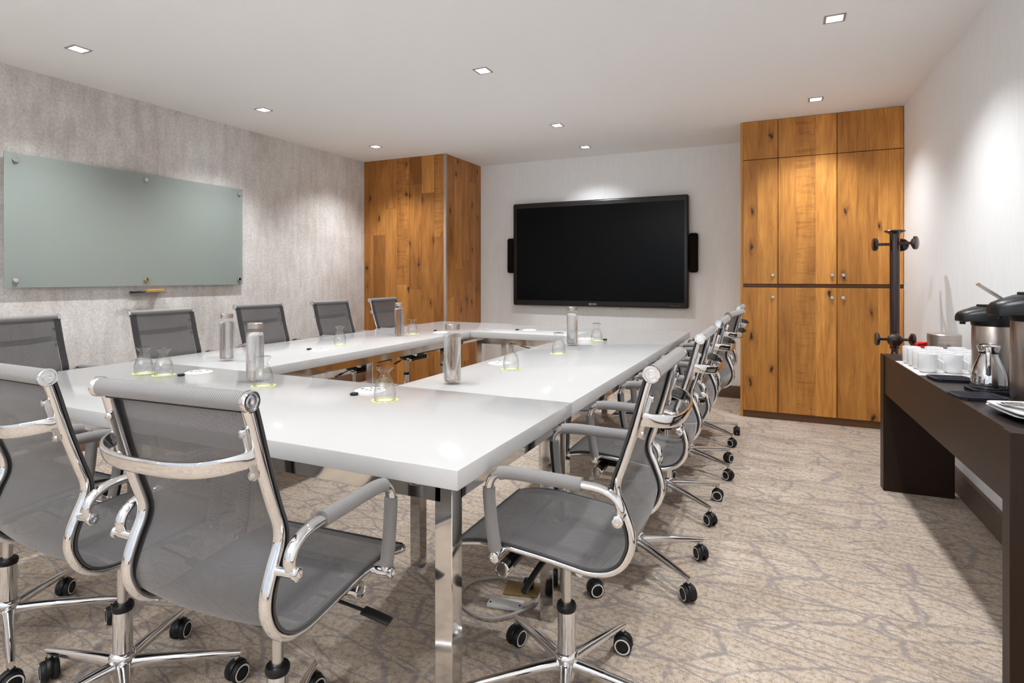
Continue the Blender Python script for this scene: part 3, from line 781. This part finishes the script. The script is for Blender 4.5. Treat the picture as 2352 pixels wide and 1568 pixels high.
GL = [(-2.694, 1.717, 'left one of the two upturned goblets standing close together on the near table', 'lime doily under the left goblet of the close pair'),
      (-2.564, 1.726, 'right one of the two upturned goblets standing close together on the near table', 'lime doily under the right goblet of the close pair'),
      (-1.936, 1.727, 'upturned goblet in front of the near table water bottle', 'lime doily under the goblet in front of the near table bottle'),
      (-1.311, 1.714, 'large-looking upturned goblet nearest the camera beside the power port', 'lime doily nearest the camera, below the goblet beside the power port'),
      (-2.656, 2.994, 'upturned goblet standing alone halfway down the left table', 'lime doily under the lone goblet halfway down the left table'),
      (-2.623, 3.779, 'upturned goblet right beside the far bottle on the left table', 'lime doily under the goblet beside the far left bottle'),
      (-1.198, 2.556, 'upturned goblet nearest the camera on the right table', 'lime doily nearest the camera on the right table'),
      (-1.184, 3.179, 'upturned goblet just left of the far bottle on the right table', 'lime doily under the goblet left of the far right bottle'),
      (-1.184, 3.940, 'farthest upturned goblet on the right table, right of its far bottle', 'farthest lime doily on the right table')]
for x, y, a, b in GL: doily(x, y, b); goblet(x, y, a)

def bottle(x, y, label, first=[None]):
    if first[0] is None:
        t = thing('water_bottle', label, 'bottle', (x, y, TZ), 0, 'glass water bottles')
        bm = BM(); lathe(bm, [(0, .0005), (.033, .0005), (.0365, .004), (.037, .010), (.037, .198), (.0355, .208), (.031, .214), (.0295, .217), (.0295, .226)], seg=48); obj('bottle_body', bm, M['bottle'], t)
        bm = BM(); lathe(bm, [(0, .010), (.032, .011), (.0348, .016), (.0350, .196), (.0335, .205), (.029, .2105), (0, .2105)], seg=48); obj('water', bm, M['water'], t)
        bm = BM(); lathe(bm, [(0, .228), (.0305, .228), (.0315, .229), (.0315, .250), (.0300, .2515), (0, .2515)], seg=40); obj('bottle_cap', bm, M['steelcap'], t)
        first[0] = t; return t
    return place(copy_tree(first[0]), (x, y, TZ), random.uniform(0, 6), label)
for x, y, a in ((-2.696, 2.164, 'leftmost capped water bottle, standing on the left table near its near end'), (-2.049, 1.784, 'capped water bottle on the near table just behind a goblet'),
                (-1.256, 2.098, 'tallest-looking capped water bottle, at the near end of the right table'), (-2.638, 3.625, 'capped water bottle at the far part of the left table'), (-1.246, 3.599, 'capped water bottle at the far part of the right table, below the screen')): bottle(x, y, a)

def port(x, y, rz, label, first=[None]):
    if first[0] is None:
        t = thing('power_port', label, 'power outlet', (x, y, TZ), rz, 'round power ports set in the tables')
        bm = BM(); lathe(bm, [(.060, 0), (.060, .002), (.057, .0035), (.052, .0035), (.050, .002), (.050, 0)], seg=48); obj('outer_ring', bm, M['white'], t)
        bm = BM(); lathe(bm, [(.0495, 0), (.0495, .004), (.047, .0065), (0, .0065)], seg=48); pl_ = obj('socket_plate', bm, M['white'], t)
        for (px, py, sx, sy) in ((-.028, -.014, .010, .012), (.024, .024, .012, .010), (-.004, -.018, .003, .008), (.004, -.018, .003, .008), (.018, -.016, .003, .008), (.026, -.016, .003, .008), (-.02, .02, .003, .008), (-.012, .02, .003, .008), (.0, .008, .004, .004)):
            bm = BM(); box(bm, (px, py, .0068), (sx, sy, .0008)); obj('socket_slot', bm, M['black'], pl_)
        first[0] = t; return t
    return place(copy_tree(first[0]), (x, y, TZ), rz, label)
for x, y, rz, a in ((-2.484, 1.843, .3, 'round white power port on the near table right of the goblet pair'), (-1.474, 1.833, -.2, 'round white power port nearest the camera, behind the nearest goblet'),
                    (-2.562, 2.712, 1.4, 'round white power port on the left table near the lone goblet'), (-2.501, 3.993, 1.5, 'round white power port toward the far end of the left table'),
                    (-1.926, 4.471, 0, 'round white power port on the far table'), (-1.33, 2.698, 1.2, 'round white power port on the right table beside its nearest goblet'), (-1.286, 4.019, 1.3, 'farthest round white power port on the right table')): port(x, y, rz, a)
kf = None
for x, y, a in ((-2.47, 1.744, 'small black disc on the near table between the goblet pair and a power port'), (-1.474, 1.74, 'small black disc nearest the camera, left of the nearest power port'),
                (-2.638, 2.70, 'small black disc on the left table beside its nearer power port'), (-2.6, 4.07, 'small black disc on the left table beside its farther power port'), (-2.019, 4.428, 'small black disc on the far table left of its power port'), (-1.14, 4.0, 'small black disc behind the farthest goblet on the right table')):
    if kf is None:
        bm = BM(); lathe(bm, [(0, 0), (.0145, 0), (.0155, .003), (.0155, .007), (.013, .009), (0, .009)], seg=28); kf = obj('black_puck', bm, M['blacksoft']); o = kf; o['category'] = 'puck'
    else: o = kf.copy(); COL.objects.link(o)
    place(o, (x, y, TZ), 0, a, 'small black discs on the tables')

# ------------------------------------------------------------ console on the right
YAW = -R(-2.2)
def cp(u, v, z=0):           # console frame: u along its length away from the camera, v towards the wall
    bx, by = .583, 2.08
    a = R(90+2.3); return (bx+math.cos(a)*u+math.sin(a)*v, by+math.sin(a)*u-math.cos(a)*v, z)
CA = R(90+2.3)
cs = thing('console_table', 'dark walnut side table with slab ends along the right wall', 'side table', cp(0, 0), CA)
# local: x = along length (away), y = -v (wall side is negative y)
DEP = .33; LEN = 1.83; CTZ = .76
bm = BM(); b2(bm, (.06, -DEP, CTZ-.05), (LEN-.09, -.012, CTZ-.001), .001, 1); obj('top_board', bm, M['consoletop'], cs)
bm = BM(); b2(bm, (.055, -.030, CTZ-.215), (LEN-.085, -.006, CTZ), .0015, 1); obj('apron', bm, M['console'], cs)
bm = BM(); b2(bm, (-.0, -DEP, 0), (.055, 0, CTZ), .0015, 1); obj('end_panel', bm, M['console'], cs)
bm = BM(); b2(bm, (LEN-.085, -DEP, 0), (LEN, 0, CTZ), .0015, 1); obj('end_panel', bm, M['console'], cs)

# airpots
def airpot(loc, rz, sc_, label, wire):
    t = thing('pump_flask', label, 'flask', loc, rz, 'steel pump flasks on the side table')
    t.scale = (sc_, sc_, sc_)
    bm = BM(); lathe(bm, [(0, 0), (.068, 0), (.070, .004), (.070, .014), (.066, .016), (.072, .018), (.074, .022), (.074, .245), (.073, .248)], seg=48); obj('flask_body', bm, M['steel'], t)
    bm = BM(); lathe(bm, [(.0745, .243), (.076, .246), (.078, .262), (.078, .268), (.060, .268), (0, .268)], seg=48); obj('neck_band', bm, M['black'], t)
    # pump head with beak over the front
    bm = BM()
    rows = []
    for (y, wd, z0, z1) in ((.128, .026, .262, .288), (.122, .034, .258, .296), (.10, .044, .262, .305), (.06, .062, .262, .318), (.02, .074, .262, .326), (-.02, .076, .262, .326), (-.06, .064, .262, .318), (-.085, .045, .262, .305), (-.095, .03, .266, .295)):
        ring = []
        for (cx_, cz_) in ((-1, 0), (-1.02, .45), (-.88, .8), (-.5, 1), (.5, 1), (.88, .8), (1.02, .45), (1, 0)): ring.append(bm.verts.new((cx_*wd, y, z0+(z1-z0)*cz_)))
        rows.append(ring)
    for a, b in zip(rows, rows[1:]):
        for j in range(8): bm.faces.new((a[j], a[(j+1) % 8], b[(j+1) % 8], b[j]))
    bm.faces.new(rows[0]); bm.faces.new(rows[-1])
    hd = obj('pump_head', bm, M['black'], t, angle=50)
    bm = BM(); rod(bm, (0, .112, .248), (0, .112, .262), .010); obj('spout', bm, M['black'], hd)
    bm = BM(); b2(bm, (-.03, -.03, .318), (.03, .05, .3275), .0015); obj('pump_button', bm, M['blacksoft'], hd)
    if wire:
        bm = BM(); sweep(bm, smooth([(.045, .07, .298), (.050, .09, .315), (.053, .115, .334), (.055, .137, .350)], 6), .013, .0045, (1, 0, 0), 12, .7); obj('carry_handle', bm, M['dullchrome'], t)
    return t
airpot(cp(.835, .222, CTZ), R(102), 1.0, 'smaller-looking steel pump flask with black head, behind the chrome jug', False)
airpot(cp(.475, .245, CTZ), R(100), 1.18, 'steel pump flask with black head at the right frame edge', True)
# chrome jug
jg = thing('chrome_jug', 'shiny pear-shaped chrome jug on a small black tray before the flasks', 'jug', cp(.703, .163, CTZ+.0115), R(-15)); jg.scale = (.86, .86, 1)
bm = BM(); lathe(bm, [(0, 0), (.055, 0), (.062, .003), (.0655, .012), (.066, .025), (.063, .050), (.055, .078), (.045, .102), (.037, .120), (.033, .130), (.033, .138)], seg=48); obj('jug_body', bm, M['chrome'], jg)
bm = BM(); lathe(bm, [(0, .139), (.034, .139), (.037, .142), (.042, .158), (.0425, .163), (.036, .168), (.022, .172), (0, .174)], seg=40); b2(bm, (-.012, .030, .150), (.012, .056, .166), .004)
ld_ = obj('jug_lid', bm, M['chrome'], jg)
bm = BM(); lathe(bm, [(.0335, .134), (.0345, .134), (.0345, .139), (.0335, .139)], seg=40); obj('lid_seal', bm, M['black'], ld_)
bm = BM(); sweep(bm, smooth([(0, -.030, .155), (0, -.058, .160), (0, -.085, .145), (0, -.088, .10), (0, -.080, .060)], 6), .010, .006, (1, 0, 0), 14, .8); obj('jug_handle', bm, M['chrome'], jg)
# black tile trays
def gridtray(c, w_, d_, rz, label, first=[None]):
    t = thing('drip_tray', label, 'tray', c, rz, 'black grid trays on the side table')
    bm = BM(); k = .018
    P = [(-w_/2+k, -d_/2), (w_/2-k, -d_/2), (w_/2, -d_/2+k), (w_/2, d_/2-k), (w_/2-k, d_/2), (-w_/2+k, d_/2), (-w_/2, d_/2-k), (-w_/2, -d_/2+k)]
    for z0, z1, s in ((0, .008, .96), (.008, .0105, 1.0)):
        lo = [bm.verts.new((x*s, y*s, z0)) for x, y in P]; hi = [bm.verts.new((x*s, y*s, z1)) for x, y in P]; bm.faces.new(lo); bm.faces.new(hi)
        for i in range(8): bm.faces.new((lo[i], lo[(i+1) % 8], hi[(i+1) % 8], hi[i]))
    obj('tray_base', bm, M['grid'], t)
    bm = BM(); n_ = 9
    for i in range(n_): x = -w_/2+.012+(w_-.024)*i/(n_-1); b2(bm, (x-.0008, -d_/2+.014, .0105), (x+.0008, d_/2-.014, .0122))
    for i in range(n_): y = -d_/2+.012+(d_-.024)*i/(n_-1); b2(bm, (-w_/2+.014, y-.0008, .0105), (w_/2-.014, y+.0008, .0122))
    obj('grid_ribs', bm, M['trim'] if False else M['gridrib'], t)
M['gridrib'] = plain('grid_rib', (.035, .033, .045), .4)
gridtray(cp(.945, .105, CTZ), .13, .15, CA+.1, 'black grid tray beside the cups, farthest of the three')
gridtray(cp(.700, .162, CTZ), .13, .13, CA+.1, 'black grid tray under the chrome jug')
gridtray(cp(.540, .078, CTZ), .13, .15, CA+.15, 'black grid tray nearest the camera, between the jug and the spoon plate')
# cups
def cup(x, y, z, rz, label, first=[None]):
    if first[0] is None:
        t = thing('coffee_cup', label, 'cup', (x, y, z), rz, 'white coffee cups on the side table')
        bm = BM(); lathe(bm, [(0, .002), (.020, .002), (.022, 0), (.026, 0), (.029, .003), (.036, .010), (.0385, .018), (.0385, .082), (.0378, .084), (.0358, .082), (.0352, .018), (.031, .010), (0, .008)], seg=36); b_ = obj('cup_body', bm, M['china'], t)
        bm = BM(); sweep(bm, smooth([(.037, 0, .064), (.048, 0, .060), (.060, 0, .052), (.063, 0, .045), (.061, 0, .026), (.057, 0, .018), (.048, 0, .017), (.037, 0, .019)], 4), .0045, .003, (0, 1, 0), 10); obj('cup_handle', bm, M['china'], t)
        first[0] = t; return t
    return place(copy_tree(first[0]), (x, y, z), rz, label)
rn = {0: 'front', 1: 'second', 2: 'third', 3: 'rearmost'}
cn = {0: 'table-edge column', 1: 'middle column', 2: 'wall-side column'}
for r_i in range(4):
    for c_i in range(3):
        u = 1.095+.098*r_i+.012*c_i; v = .058+.096*c_i
        lb = 'white coffee cup, %s of the %s of cups' % (rn[r_i] if r_i in (0, 3) else rn[r_i]+' from the camera', cn[c_i])
        cup(*cp(u, v, CTZ+.0065), R(-32)-R(4)*c_i, lb)
st = thing('serving_tray', 'flat pale tray under the white cups', 'tray', cp(1.24, .16, CTZ), CA)
bm = BM(); box(bm, (0, 0, .003), (.46, .31, .006), .0025); obj('tray_plate', bm, M['tray'], st)
# canister
cn_ = thing('steel_canister', 'round brushed steel canister with flat lid behind the cups', 'canister', cp(1.555, .235, CTZ))
bm = BM(); lathe(bm, [(0, 0), (.070, 0), (.072, .003), (.072, .118)], seg=48); obj('canister_body', bm, M['steel'], cn_)
bm = BM(); lathe(bm, [(.0728, .114), (.0735, .116), (.0735, .142), (.070, .146), (.045, .149), (0, .150)], seg=48); obj('canister_lid', bm, M['steel'], cn_)
# sachet holder
sh = thing('sachet_holder', 'dark open box of red sachets at the far end of the side table', 'sachet holder', cp(1.675, .172, CTZ), CA)
bm = BM()
for lo, hi in (((-.05, -.05, 0), (.05, .05, .006)), ((-.05, -.05, 0), (-.045, .05, .06)), ((.045, -.05, 0), (.05, .05, .06)), ((-.05, -.05, 0), (.05, -.045, .06)), ((-.05, .045, 0), (.05, .05, .06))): b2(bm, lo, hi)
obj('holder_box', bm, M['console'], sh)
for i in range(7):
    bm = BM(); rt = Matrix.Rotation(random.uniform(-.3, .3), 4, 'Y') @ Matrix.Rotation(random.uniform(-.2, .2), 4, 'X'); box(bm, (0, 0, 0), (.004, .045, .07), .0015, 1, rt)
    o = obj('sugar_sachet', bm, M['red']); p = cp(1.645+.010*i, .165+random.uniform(-.008, .02)); o.location = (p[0], p[1], CTZ+.046+random.uniform(0, .008)); o.rotation_euler = (0, 0, CA)
    tag(o, 'red paper sachet standing in the dark box at the far end of the side table', 'sachet', 'red sachets in the holder')
# plates with spoons
def plate(z, du, dv, rz, label):
    t = thing('square_plate', label, 'plate', cp(.245+du, .162+dv, z), CA+rz, 'white square plates on the side table')
    bm = BM()
    def ring(h, zz, k):
        P = []; 
        for i in range(32):
            a = 2*PI*i/32; cx_, sy_ = math.cos(a), math.sin(a)
            P.append(bm.verts.new((h*math.copysign(abs(cx_)**k, cx_), h*math.copysign(abs(sy_)**k, sy_), zz)))
        return P
    rs = [ring(.055, 0, .35), ring(.075, .003, .35), ring(.115, .016, .3), ring(.116, .019, .3), ring(.108, .018, .3), ring(.078, .0065, .35), ring(.05, .005, .35)]
    for a, b in zip(rs, rs[1:]):
        for i in range(32): bm.faces.new((a[i], a[(i+1) % 32], b[(i+1) % 32], b[i]))
    bm.faces.new(rs[0]); bm.faces.new(rs[-1]); obj('plate_body', bm, M['china'], t)
    return t
plate(CTZ, 0, 0, .1, 'lower white square plate at the near end of the side table')
plate(CTZ+.0095, -.004, .004, .16, 'upper white square plate, carrying the teaspoons')
for i in range(6):
    bm = BM()
    sweep(bm, smooth([(0, -.06, .004), (0, -.03, .008), (0, 0, .006), (0, .025, .002)], 4), .0028, .0012, (1, 0, 0), 10)
    rows = []
    for k in range(9):
        tt = k/8; y = .024+.042*tt; wd = .0135*math.sin(PI*(tt*.86+.07))**.6
        rows.append([bm.verts.new((wd*s_, y, .003-.004*math.sin(PI*tt)*(1-s_*s_)+.0015*tt)) for s_ in (-1, -.6, -.2, .2, .6, 1)])
    for a, b in zip(rows, rows[1:]):
        for j in range(5): bm.faces.new((a[j], a[j+1], b[j+1], b[j]))
    r_ = bmesh.ops.extrude_face_region(bm, geom=[f for f in bm.faces if len(f.verts) == 4 and f.verts[0] in sum(rows, [])]); bmesh.ops.translate(bm, vec=(0, 0, -.0009), verts=[v for v in r_['geom'] if isinstance(v, bmesh.types.BMVert)])
    o = obj('teaspoon', bm, M['chrome']); p = cp(.272-.004*i, .104+.0125*i, CTZ+.0215+.0016*i); o.location = p; o.rotation_euler = (0, 0, R(30)+.05*i)
    tag(o, ('leftmost', 'second from the left', 'third from the left', 'fourth from the left', 'fifth from the left', 'rightmost')[i]+' of the teaspoons on the upper white square plate', 'spoon', 'teaspoons on the plate')

# coat rack
cr_ = thing('coat_rack', 'dark lacquered coat stand with round knobs between side table and cabinet', 'coat rack', (.648, 4.37, 0))
bm = BM(); lathe(bm, [(0, 0), (.076, 0), (.078, .004), (.078, .050), (.074, .056), (.036, .060), (.030, .07)], seg=40); obj('foot', bm, M['rack'], cr_)
bm = BM(); lathe(bm, [(.027, .05), (.027, .70), (.020, .715), (.020, .735), (.028, .745), (.028, 1.475)], seg=28); obj('pole', bm, M['rack'], cr_)
bm = BM(); lathe(bm, [(.031, 1.47), (.036, 1.476), (.058, 1.484), (.060, 1.490), (.056, 1.494), (0, 1.497)], seg=32); obj('top_disc', bm, M['rack'], cr_)
for z, angs, L in ((1.405, (192, -28, 62), .115), (.800, (187, 6, -98), .10)):
    for an in angs:
        d = Vector((math.cos(R(an)), math.sin(R(an)), 0)); z_ = z+(.0 if an > 0 else .005)
        bm = BM(); rod(bm, d*.02+Vector((0, 0, z_)), d*(L-.02)+Vector((0, 0, z_)), .009)
        lathe(bm, [(0, -.024), (.02, -.022), (.040, -.010), (.0425, 0), (.040, .007), (.03, .010), (0, .011)], d*L+Vector((0, 0, z_)), 28, M=dirmat(d))
        obj('coat_hook', bm, M['rack'], cr_)

# ------------------------------------------------------------ on the floor under the tables
fb = thing('floor_outlet', 'small metal floor outlet plate with plug under the near table', 'floor outlet', (-.90, 2.03, 0), .25)
bm = BM(); box(bm, (0, 0, .003), (.14, .10, .006), .002); obj('cover_plate', bm, M['brass'], fb)
bm = BM(); box(bm, (.02, .01, .022), (.04, .034, .032), .006); obj('plug', bm, M['black'], fb)
fp = thing('cable_box', 'pale rectangular cover plate on the carpet beside the loose cable', 'cover plate', (-.915, 1.905, 0), .2)
bm = BM(); box(bm, (0, 0, .006), (.13, .055, .012), .002); obj('cover', bm, M['white'], fp)
for x in (-.055, .055):
    bm = BM(); lathe(bm, [(0, .0122), (.004, .0122), (.004, .0135), (0, .0135)], (x, -.01, 0), 12); obj('screw', bm, M['black'], fp)
bm = BM(); sweep(bm, smooth([(-.89, 2.05, .03), (-1.0, 2.06, .012), (-1.09, 2.0, .008), (-1.10, 1.90, .007), (-1.04, 1.82, .007), (-.93, 1.79, .012), (-.84, 1.86, .02), (-.80, 1.96, .04), (-.785, 1.995, .2), (-.785, 1.985, .60)], 6), .0055, .0055, (0, 0, 1), 10)
tag(obj('power_cable', bm, M['cable']), 'pale grey cable looping over the carpet under the near table corner', 'cable')
# hanging cables below the far part of the tables
for i, (pts, lb) in enumerate((([(-2.42, 3.75, .69), (-2.40, 3.80, .64), (-2.42, 3.86, .66), (-2.44, 3.90, .62), (-2.42, 3.96, .66), (-2.42, 4.02, .69)], 'black cable loop hanging below the left table'),
                               ([(-2.1, 4.27, .69), (-1.95, 4.27, .65), (-1.82, 4.27, .625), (-1.70, 4.27, .64), (-1.60, 4.27, .69)], 'black cable sagging below the far table'))):
    bm = BM(); sweep(bm, smooth(pts, 6), .004, .004, (0, 0, 1), 8); tag(obj('hanging_cable', bm, M['black']), lb, 'cable', 'cables below the tables')
